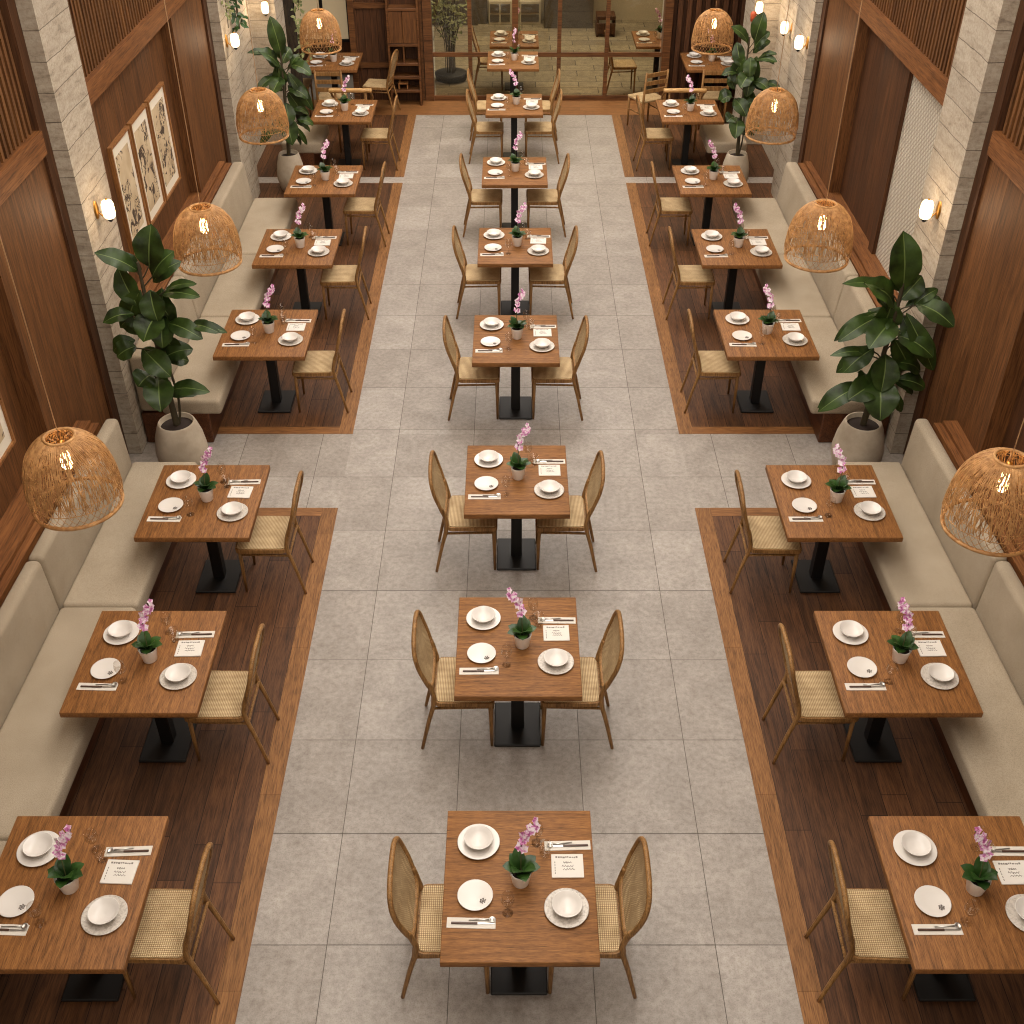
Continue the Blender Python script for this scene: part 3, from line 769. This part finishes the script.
# ------------------------------------------------------------------ shelf cabinet
t = thing('shelf_cabinet', 'tall dark wooden cabinet with open shelves at the back wall', 'cabinet', None, (-1.62, YB - .16, 0))
for sx in (-.235, .215): MB().rbox(sx - .0, sx + .03, -.13, .15, 0, 3.1, .003, 1).build('side_panel', M['rail_x'], t)
MB().box(-.21, .22, .13, .15, 0, 3.1).build('back_panel', M['panel_dark'], t)
for z in (.22, .42, .62, .90, 1.40): MB().rbox(-.206, .216, -.125, .13, z - .02, z + .02, .003, 1).build('shelf', M['rail_x'], t)
MB().rbox(-.012, .012, -.12, .12, .64, .88, .003, 1).build('divider', M['rail_x'], t)
for a, b in ((-.205, -.003), (.003, .213)): MB().rbox(a, b, -.12, -.095, .925, 1.375, .004, 1).build('door', M['panel'], t)
t = thing('step_stool', 'little wooden stool standing inside the open shelf cabinet', 'stool', None, (-1.66, YB - .20, .242))
MB().rbox(-.08, .08, -.05, .05, .07, .10, .004, 1).build('seat', M['frame'], t)
MB().rbox(-.06, -.04, -.04, .04, .10, .155, .003, 1).build('backrest', M['frame'], t)
for sx in (-.065, .065): MB().rbox(sx - .01, sx + .01, -.04, .04, 0, .07, .002, 1).build('leg', M['frame'], t)

# ------------------------------------------------------------------ pictures
def picture(x, y0, y1, z0, z1, label):
    t = thing('framed_print', label, 'picture', 'framed ink prints', (x, (y0 + y1) / 2, (z0 + z1) / 2))
    w, h = (y1 - y0) / 2, (z1 - z0) / 2; f = .022
    mb = MB(); mb.box(0, .04, -w, -w + f, -h, h); mb.box(0, .04, w - f, w, -h, h); mb.box(0, .04, -w + f, w - f, h - f, h); mb.box(0, .04, -w + f, w - f, -h, -h + f)
    mb.build('frame', M['frame'], t)
    MB().box(.004, .022, -w + f, w - f, -h + f, h - f).build('mat', M['mat'], t)
    MB().box(.006, .025, -w + .1, w - .1, -h + .11, h - .12).build('print', M['print'], t)
picture(-3.54, 9.75, 10.34, 1.20, 2.20, 'tall framed ink print closest to the near stone column')
picture(-3.54, 10.385, 10.975, 1.20, 2.20, 'tall framed ink print in the middle of three')
picture(-3.54, 11.02, 11.64, 1.20, 2.20, 'tall framed ink print farthest back of three')
picture(-3.56, 6.02, 6.65, 1.21, 2.2, 'framed ink print on the near left wall behind the pendant')

# ------------------------------------------------------------------ sconces
def make_sconce():
    t = thing('wall_sconce', None, 'wall lamp', 'opal glass wall sconces')
    mb = MB(); n = 20
    vs = [(.012 if k else 0, 0, 0) for k in range(1)]
    mb = MB()
    for x, r in ((0, 1), (.012, .9)): pass
    ring = lambda x, k: [(x, .04 * k * math.cos(2 * PI * j / n), .075 * k * math.sin(2 * PI * j / n)) for j in range(n)]
    mb.add(ring(0, 1) + ring(.012, .95) + ring(.018, .6) + [(.02, 0, 0)], [(a * n + j, a * n + (j + 1) % n, (a + 1) * n + (j + 1) % n, (a + 1) * n + j) for a in range(2) for j in range(n)] + [(2 * n + j, 2 * n + (j + 1) % n, 3 * n) for j in range(n)], True)
    mb.build('backplate', M['brass'], t)
    MB().tube(crom([(.012, 0, -.01), (.045, 0, -.05), (.095, 0, -.085), (.10, 0, -.07)], 4), .006, 8).build('arm', M['brass'], t)
    MB().lathe([(.0, -.10), (.012, -.095), (.03, -.072), (.03, -.066), (0, -.066)], 16, (.10, 0, 0)).build('holder', M['black'], t)
    MB().lathe([(.034, -.066), (.046, -.05), (.05, .0), (.048, .05), (.036, .075), (.012, .083), (0, .084)], 20, (.10, 0, 0), close=True).build('lamp_shade', M['opal'], t)
    MB().lathe([(.008, .084), (.01, .092), (.0, .10)], 10, (.10, 0, 0)).build('finial', M['brass'], t)
    return t
sconce = make_sconce()
SC = [(-3.28, 8.5, 2.16, 0, 'glowing opal sconce on the near left stone column'), (3.37, 8.47, 2.17, PI, 'glowing opal sconce on the near right stone column'),
      (-3.28, 13.58, 2.07, 0, 'glowing opal sconce on the far left stone column'), (3.40, 13.5, 2.07, PI, 'glowing opal sconce on the far right stone column'),
      (-3.26, 16.0, 1.86, -PI / 2, 'glowing opal sconce on the left pier by the mossy trunk'), (3.29, 16.0, 1.86, -PI / 2, 'glowing opal sconce on the right pier beside the slatted screen'),
      (3.60, 15.2, 1.79, PI, 'glowing opal sconce on the right wall behind the column')]
def light(name, kind, loc, energy, color, size=.1, rot=(0, 0, 0), sy=None):
    d = bpy.data.lights.new(name, kind); d.energy = energy; d.color = color
    if kind == 'AREA':
        d.size = size
        if sy: d.shape = 'RECTANGLE'; d.size_y = sy
    elif kind in ('POINT', 'SPOT'): d.shadow_soft_size = size
    o = bpy.data.objects.new(name, d); COL.objects.link(o); o.location = loc; o.rotation_euler = rot; return o
WARM = (1.0, .76, .50)
for (x, y, z, r, lab) in SC:
    place(sconce, (x, y, z), r, lab)
    light('sconce_light', 'POINT', (x + .20 * math.cos(r), y + .20 * math.sin(r), z + .02), 5.0, WARM, .06)

# ------------------------------------------------------------------ pendants
def make_pendant():
    t = thing('pendant_lamp', None, 'pendant lamp', 'woven rattan pendant lamps')   # origin at shade centre
    prof = [(.085, .235), (.13, .215), (.185, .165), (.225, .10), (.25, .02), (.263, -.07), (.268, -.15), (.262, -.205), (.25, -.235)]
    P = crom([(r, 0, z) for r, z in prof], 6); 
    def at(s):
        s = max(0, min(1, s)) * (len(P) - 1); i = min(int(s), len(P) - 2); f = s - i; q = P[i].lerp(P[i + 1], f); return q.x, q.z
    r = random.Random(8); mb = MB()
    def strand(a0, s0, s1, turn, w, off, k=16):
        pts = []
        for i in range(k + 1):
            s = s0 + (s1 - s0) * i / k; R, z = at(s); a = a0 + turn * (i / k); R += off + r.uniform(-.0015, .0015)
            pts.append((R * math.cos(a), R * math.sin(a), z))
        mb.tube(pts, w, 4, cap=False)
    for k in range(150):
        a = 2 * PI * k / 150 + r.uniform(-.02, .02); s1 = r.uniform(.66, .76)
        for sg in (-1, 1): strand(a, r.uniform(0, .05), s1, sg * r.uniform(.12, .42), r.uniform(.0020, .0029), sg * .002)
    for k in range(40):
        a = 2 * PI * k / 40
        for sg in (-1, 1): strand(a, .45, 1.0, sg * .62, .0017, sg * .0015, 12)
    for k in range(10):
        a = r.uniform(0, 2 * PI); s0 = r.uniform(.1, .5)
        strand(a, s0, s0 + r.uniform(.05, .3), r.uniform(-1.6, 1.6), .0022, .004)
    for s, w in ((.30, .002), (.52, .002), (.66, .0025), (.74, .0028)):
        R, z = at(s); mb.tube([(R * math.cos(2 * PI * i / 40), R * math.sin(2 * PI * i / 40), z) for i in range(40)], w, 4, closed=True)
    mb.build('lamp_shade', M['rattan'], t)
    mb = MB()
    for nm, R, z, w in (('top_ring', .085, .236, .009), ('rim', .252, -.236, .012)): MB().tube([(R * math.cos(2 * PI * i / 48), R * math.sin(2 * PI * i / 48), z) for i in range(48)], w, 8, closed=True).build(nm, M['rattan'], t)
    for k in range(3):
        a = 2 * PI * k / 3; MB().tube([(.085 * math.cos(a), .085 * math.sin(a), .234), (.02 * math.cos(a), .02 * math.sin(a), .20)], .003, 5).build('spoke', M['rattan'], t)
    MB().lathe([(.0, .215), (.018, .212), (.02, .15), (.014, .145), (0, .145)], 14).build('socket', M['brass'], t)
    MB().lathe([(.014, .145), (.026, .12), (.031, .08), (.031, .04), (.02, .018), (0, .012)], 16).build('bulb', M['bulb'], t)
    return t
pend = make_pendant()
PL = [(-2.57, 5.33, .262), (-2.48, 8.61, .26), (-2.55, 11.59, .255), (-2.37, 14.7, .25), (2.765, 5.11, .268), (2.53, 8.68, .262), (2.68, 11.59, .255), (2.51, 14.7, .25)]
PN = ['nearest on the left, by the framed print', 'second on the left, beside the tall plant', 'third on the left, above the fifth side table', 'last on the left, before the shelf cabinet',
      'nearest on the right, over the long bench', 'second on the right, beside the woven relief wall', 'third on the right, in front of the far planter', 'last on the right, before the slatted screen']
for (x, y, rad), lab in zip(PL, PN):
    k = rad / .262
    o = place(pend, (x, y, 1.90), random.random() * 6, 'woven rattan dome pendant, %s' % lab, (k, k, k))
    ln = (CEIL - 1.90) / k
    MB().tube([(0, 0, .2), (0, 0, ln)], .0035 / k, 6).build('cord', M['cord'], o)
    light('pendant_light', 'POINT', (x, y, 1.97), 5.5, WARM, .04)

# ------------------------------------------------------------------ plants
LL = [(-2.78, 8.0, 1.902, -2.704, 8.02, 2.25, 0.195), (-2.872, 8.0, 1.877, -3.138, 7.9, 2.072, 0.135), (-2.774, 8.0, 1.826, -2.581, 8.05, 2.019, 0.153), (-2.933, 8.0, 1.578, -3.059, 8.1, 1.854, 0.156), (-2.678, 8.0, 1.725, -2.422, 7.95, 1.792, 0.069), (-2.725, 8.0, 1.682, -2.396, 7.88, 1.717, 0.108), (-2.723, 8.0, 1.733, -2.745, 8.1, 1.366, 0.161), (-2.979, 8.0, 1.508, -3.201, 7.9, 1.482, 0.118), (-2.787, 8.0, 1.517, -2.872, 7.78, 1.38, 0.203), (-3.021, 8.0, 1.221, -3.176, 7.95, 1.149, 0.161), (-2.725, 8.0, 1.429, -2.434, 7.88, 1.351, 0.134), (-2.553, 8.0, 1.411, -2.297, 7.9, 1.394, 0.087), (-2.807, 8.0, 1.12, -2.583, 8.05, 1.165, 0.146), (-2.952, 8.0, 1.166, -2.74, 7.85, 1.022, 0.177), (-2.893, 8.0, 0.923, -2.848, 7.75, 0.752, 0.203), (-2.943, 8.0, 0.961, -3.037, 7.88, 0.91, 0.179), (-2.826, 8.0, 0.798, -2.465, 7.9, 0.85, 0.123), (-2.889, 8.0, 1.716, -3.075, 8.1, 1.402, 0.161), (-2.8, 8.0, 1.366, -2.733, 8.12, 1.098, 0.148), (-2.812, 8.0, 1.716, -2.768, 7.9, 1.491, 0.172), (-2.96, 8.0, 1.366, -3.046, 8.12, 1.569, 0.143)]
RR = [(3.053, 8.0, 1.716, 2.957, 8.02, 2.194, 0.211), (2.95, 8.0, 1.725, 2.537, 7.9, 1.817, 0.084), (3.012, 8.0, 1.578, 2.704, 7.9, 1.825, 0.191), (3.167, 8.0, 1.587, 3.344, 8.05, 1.7, 0.086), (3.18, 8.0, 1.604, 3.44, 7.80, 1.502, 0.164), (3.119, 8.0, 1.517, 3.43, 7.95, 1.024, 0.139), (2.897, 8.0, 1.482, 2.589, 7.88, 1.325, 0.111), (3.029, 8.0, 1.455, 2.81, 7.78, 1.318, 0.196), (3.089, 8.0, 1.321, 3.359, 7.85, 1.206, 0.175), (2.891, 8.0, 1.148, 2.57, 7.95, 1.158, 0.073), (2.928, 8.0, 1.203, 2.686, 7.9, 1.029, 0.154), (3.108, 8.0, 1.073, 3.38, 8.08, 0.942, 0.149), (3.175, 8.0, 0.913, 3.424, 8.0, 0.827, 0.132), (3.023, 8.0, 0.932, 3.02, 7.75, 0.665, 0.237), (2.937, 8.0, 0.865, 2.54, 7.88, 0.669, 0.141), (3.009, 8.0, 0.875, 2.745, 7.82, 0.823, 0.187), (3.151, 8.0, 0.827, 3.296, 8.05, 0.56, 0.068), (3.036, 8.0, 1.148, 3.011, 7.85, 0.881, 0.195), (2.993, 8.0, 1.63, 2.973, 8.08, 1.323, 0.193), (3.048, 8.0, 1.63, 3.214, 8.1, 1.786, 0.156), (3.008, 8.0, 1.366, 2.849, 8.1, 1.491, 0.16), (3.082, 8.0, 1.276, 3.304, 8.1, 0.939, 0.166)]
def make_plant(px, leaves, trunkx, label):
    t = thing('potted_plant', label, 'plant', 'broad-leaved plants in stone planters', (px, 8.0, 0))
    MB().lathe([(.14, 0), (.175, .02), (.215, .16), (.218, .24), (.20, .36), (.17, .455), (.155, .49), (.148, .50), (.138, .495), (.137, .45), (.0, .45)], 40, close=True).build('planter', M['planter'], t)
    MB().lathe([(.138, .452), (.08, .468), (0, .472)], 24).build('soil', M['soil'], t)
    st = MB()
    tr = crom([(0, 0, .46), (trunkx * .3, .0, .75), (trunkx * .7, .01, 1.15), (trunkx, 0, 1.6), (trunkx, 0, 1.95)], 6)
    st.tube(tr, [.030 - .018 * i / (len(tr) - 1) for i in range(len(tr))], 8)
    st.tube(crom([(.02, .01, .46), (.05, .03, .7), (.03 + trunkx * .5, .05, 1.1), (trunkx + .05, .03, 1.5)], 5), .011, 6)
    mb = MB(); r = random.Random(9)
    for (ax, ay, az, bx_, by, bz, w) in leaves:
        a = Vector((ax - px, ay - 8, az)); b = Vector((bx_ - px, by - 8, bz)); d = (b - a).normalized()
        up = Vector((r.uniform(-.2, .2), -.55, .8)) if abs(d.z) < .75 else Vector((0, -1, .25))
        leaf_geo(mb, a, b, w * 1.22, up, r.uniform(.12, .2) if abs(d.z) < .75 else .08, .34, 12, 1, .045)
        off = Vector((r.uniform(-.05, .05), .07, r.uniform(-.09, .02))); b2 = a + (b - a) * r.uniform(.7, .9) + Vector((r.uniform(-.08, .08), .05, r.uniform(-.12, .02)))
        leaf_geo(mb, a + off, b2 + off * .6, w * 1.0, up + Vector((r.uniform(-.4, .4), 0, 0)), .18, .34, 10, 1, .045)
        q = min(tr, key=lambda p: (p - Vector((0, 0, max(.5, a.z - .12)))).length if False else abs(p.z - max(.5, a.z - .10)))
        st.tube(crom([q, (q + a) / 2 + Vector((0, 0, .0)), a + d * .03], 3), .006, 5)
    st.build('trunk', M['stem'], t); mb.build('foliage', [M['leaf'], M['midrib']], t)
    return t
p1 = make_plant(-2.83, LL, -.03, 'tall broad-leaved plant in stone planter by near left column')
p2 = make_plant(2.98, RR, .06, 'tall broad-leaved plant in stone planter by near right column')
dup(p2, (-2.87, 14.33, 0), .35, 'tall broad-leaved plant in stone planter by far left column', (.82, .82, .98))
p4 = dup(p1, (2.92, 14.33, 0), -.35, 'tall broad-leaved plant in stone planter by far right column', (.82, .82, .98))
MB().lathe([(.0, 2.12), (.04, 2.13), (.045, 2.22), (.03, 2.24), (0, 2.24)], 14, (-.02, .03, 0)).build('flower_bud', M['terracotta'], p4)

# mossy trunk with leaves, hanging vine
t = thing('mossy_trunk', 'dark moss-covered tree trunk beside the far left pier', 'tree', None, (-3.2, 16.84, 0))
MB().tube([(0, 0, 0), (.02, 0, .8), (-.02, .02, 1.6), (.03, 0, 2.6), (.0, 0, 3.6)], [.16, .15, .16, .15, .14], 14).build('trunk', M['bark'], t)
mb = MB(); r = random.Random(12)
for k in range(170):
    z = r.uniform(.9, 2.6); a = r.uniform(-.7, .9); R = r.uniform(.15, .34)
    p = Vector((R * math.cos(a), R * math.sin(a), z)); d = Vector((r.uniform(-1, 1), r.uniform(-1, 0), r.uniform(-1, .5))).normalized()
    leaf_geo(mb, p, p + d * r.uniform(.05, .10), .04, (0, -1, .6), .1, .2, 3, 0)
mb.build('ivy_leaves', M['shrubleaf'], t)
t = thing('hanging_vine', 'green vine hanging on the far left stone column above the sconce', 'vine', None, (-3.20, 13.98, 2.0))
MB().tube([(0, 0, .1), (.01, 0, .7), (0, 0, 1.6)], .012, 6).build('stem', M['stem'], t)
mb = MB()
for k in range(120):
    z = r.uniform(.1, 1.6); p = Vector((r.uniform(-.05, .06), r.uniform(-.06, .04), z)); d = Vector((r.uniform(-.6, 1), r.uniform(-1, .3), r.uniform(-1, .2))).normalized()
    leaf_geo(mb, p, p + d * r.uniform(.06, .12), .045, (.4, -.6, .7), .1, .2, 3, 0)
mb.build('leaves', M['oleaf'], t)
t = thing('hanging_vine', 'small leafy sprig trailing on the far left stone column', 'vine', None, (-3.24, 13.62, 2.2))
MB().tube([(0, 0, 0), (.01, 0, .4), (0, 0, .8)], .005, 5).build('stem', M['stem'], t)
mb = MB()
for k in range(26):
    z = r.uniform(.1, .5); p = Vector((r.uniform(-.02, .04), r.uniform(-.05, .05), z)); d = Vector((r.uniform(-.2, 1), r.uniform(-1, .6), r.uniform(-.8, .4))).normalized()
    leaf_geo(mb, p, p + d * r.uniform(.04, .07), .03, (.4, -.6, .7), .1, .2, 3, 0)
mb.build('leaves', M['shrubleaf'], t)

# bushy shrub beyond the glass
t = thing('bushy_shrub', 'bushy thin-stemmed shrub in a dark planter beyond the glass', 'plant', None, (-.98, 19.0, 0))
MB().lathe([(.2, 0), (.25, .02), (.27, .12), (.25, .13), (0, .12)], 24, close=True).build('planter', M['black'], t)
mb = MB(); lf = MB()
for k in range(26):
    a = r.uniform(0, 2 * PI); R0 = r.uniform(0, .12); R1 = r.uniform(.08, .36); h = r.uniform(.9, 1.5)
    pth = crom([(R0 * math.cos(a), R0 * math.sin(a), .12), (R0 * 1.2 * math.cos(a), R0 * 1.2 * math.sin(a), h * .55), (R1 * math.cos(a), R1 * math.sin(a), h)], 5)
    mb.tube(pth, .006, 5)
    for q in range(16):
        p = pth[min(len(pth) - 1, 3 + int(r.random() * (len(pth) - 3)))] if q < 11 else pth[-1]
        p = p + Vector((r.uniform(-.09, .09), r.uniform(-.09, .09), r.uniform(-.06, .08))); 
        if p.z < .62: continue
        d = Vector((r.uniform(-1, 1), r.uniform(-1, .5), r.uniform(-.4, 1))).normalized()
        leaf_geo(lf, p, p + d * r.uniform(.06, .12), .035, (0, -.6, .8), .1, .2, 3, 0)
mb.build('stems', M['stem'], t); lf.build('foliage', M['shrubleaf'], t)

# ------------------------------------------------------------------ lights, world, camera
W2 = (1.0, .93, .85)
light('ceiling_aisle_light', 'AREA', (CX, 9.0, 6.2), 790, W2, 2.4, (0, 0, 0), 17)
light('ceiling_side_light', 'AREA', (-2.3, 9.0, 6.2), 115, (1.0, .86, .70), 1.2, (0, 0, 0), 16)
light('ceiling_side_light', 'AREA', (2.4, 9.0, 6.2), 115, (1.0, .86, .70), 1.2, (0, 0, 0), 16)
light('back_light', 'AREA', (CX, 15.6, 6.1), 160, W2, 5, (0, 0, 0), 3)
light('front_fill_light', 'AREA', (CX, -2.6, 3.6), 130, (1.0, .88, .74), 6.5, (PI / 2, 0, 0), 4)
light('far_room_light', 'AREA', (.6, 20.6, 4.5), 330, (1.0, .93, .80), 3.5, (0, 0, 0), 3)
w = bpy.data.worlds.new('world'); scn.world = w; w.use_nodes = True
bg = w.node_tree.nodes['Background']; bg.inputs[0].default_value = (1.0, .86, .70, 1); bg.inputs[1].default_value = .10

F = 1127.0
cam = bpy.data.cameras.new('camera'); cam.sensor_width = 36; cam.lens = 36 * F / 1024; cam.shift_x = 1 / 1024; cam.clip_end = 100
co = bpy.data.objects.new('camera', cam); COL.objects.link(co); co.location = (0, 0, 5.72)
co.rotation_euler = (PI / 2 - math.atan2(872, 1127), 0, 0); scn.camera = co
scn.view_settings.view_transform = 'Standard'
scn.view_settings.exposure = 0.0
try: scn.cycles.use_denoising = True; scn.cycles.transparent_max_bounces = 24; scn.cycles.filter_width = 1.1
except Exception: pass
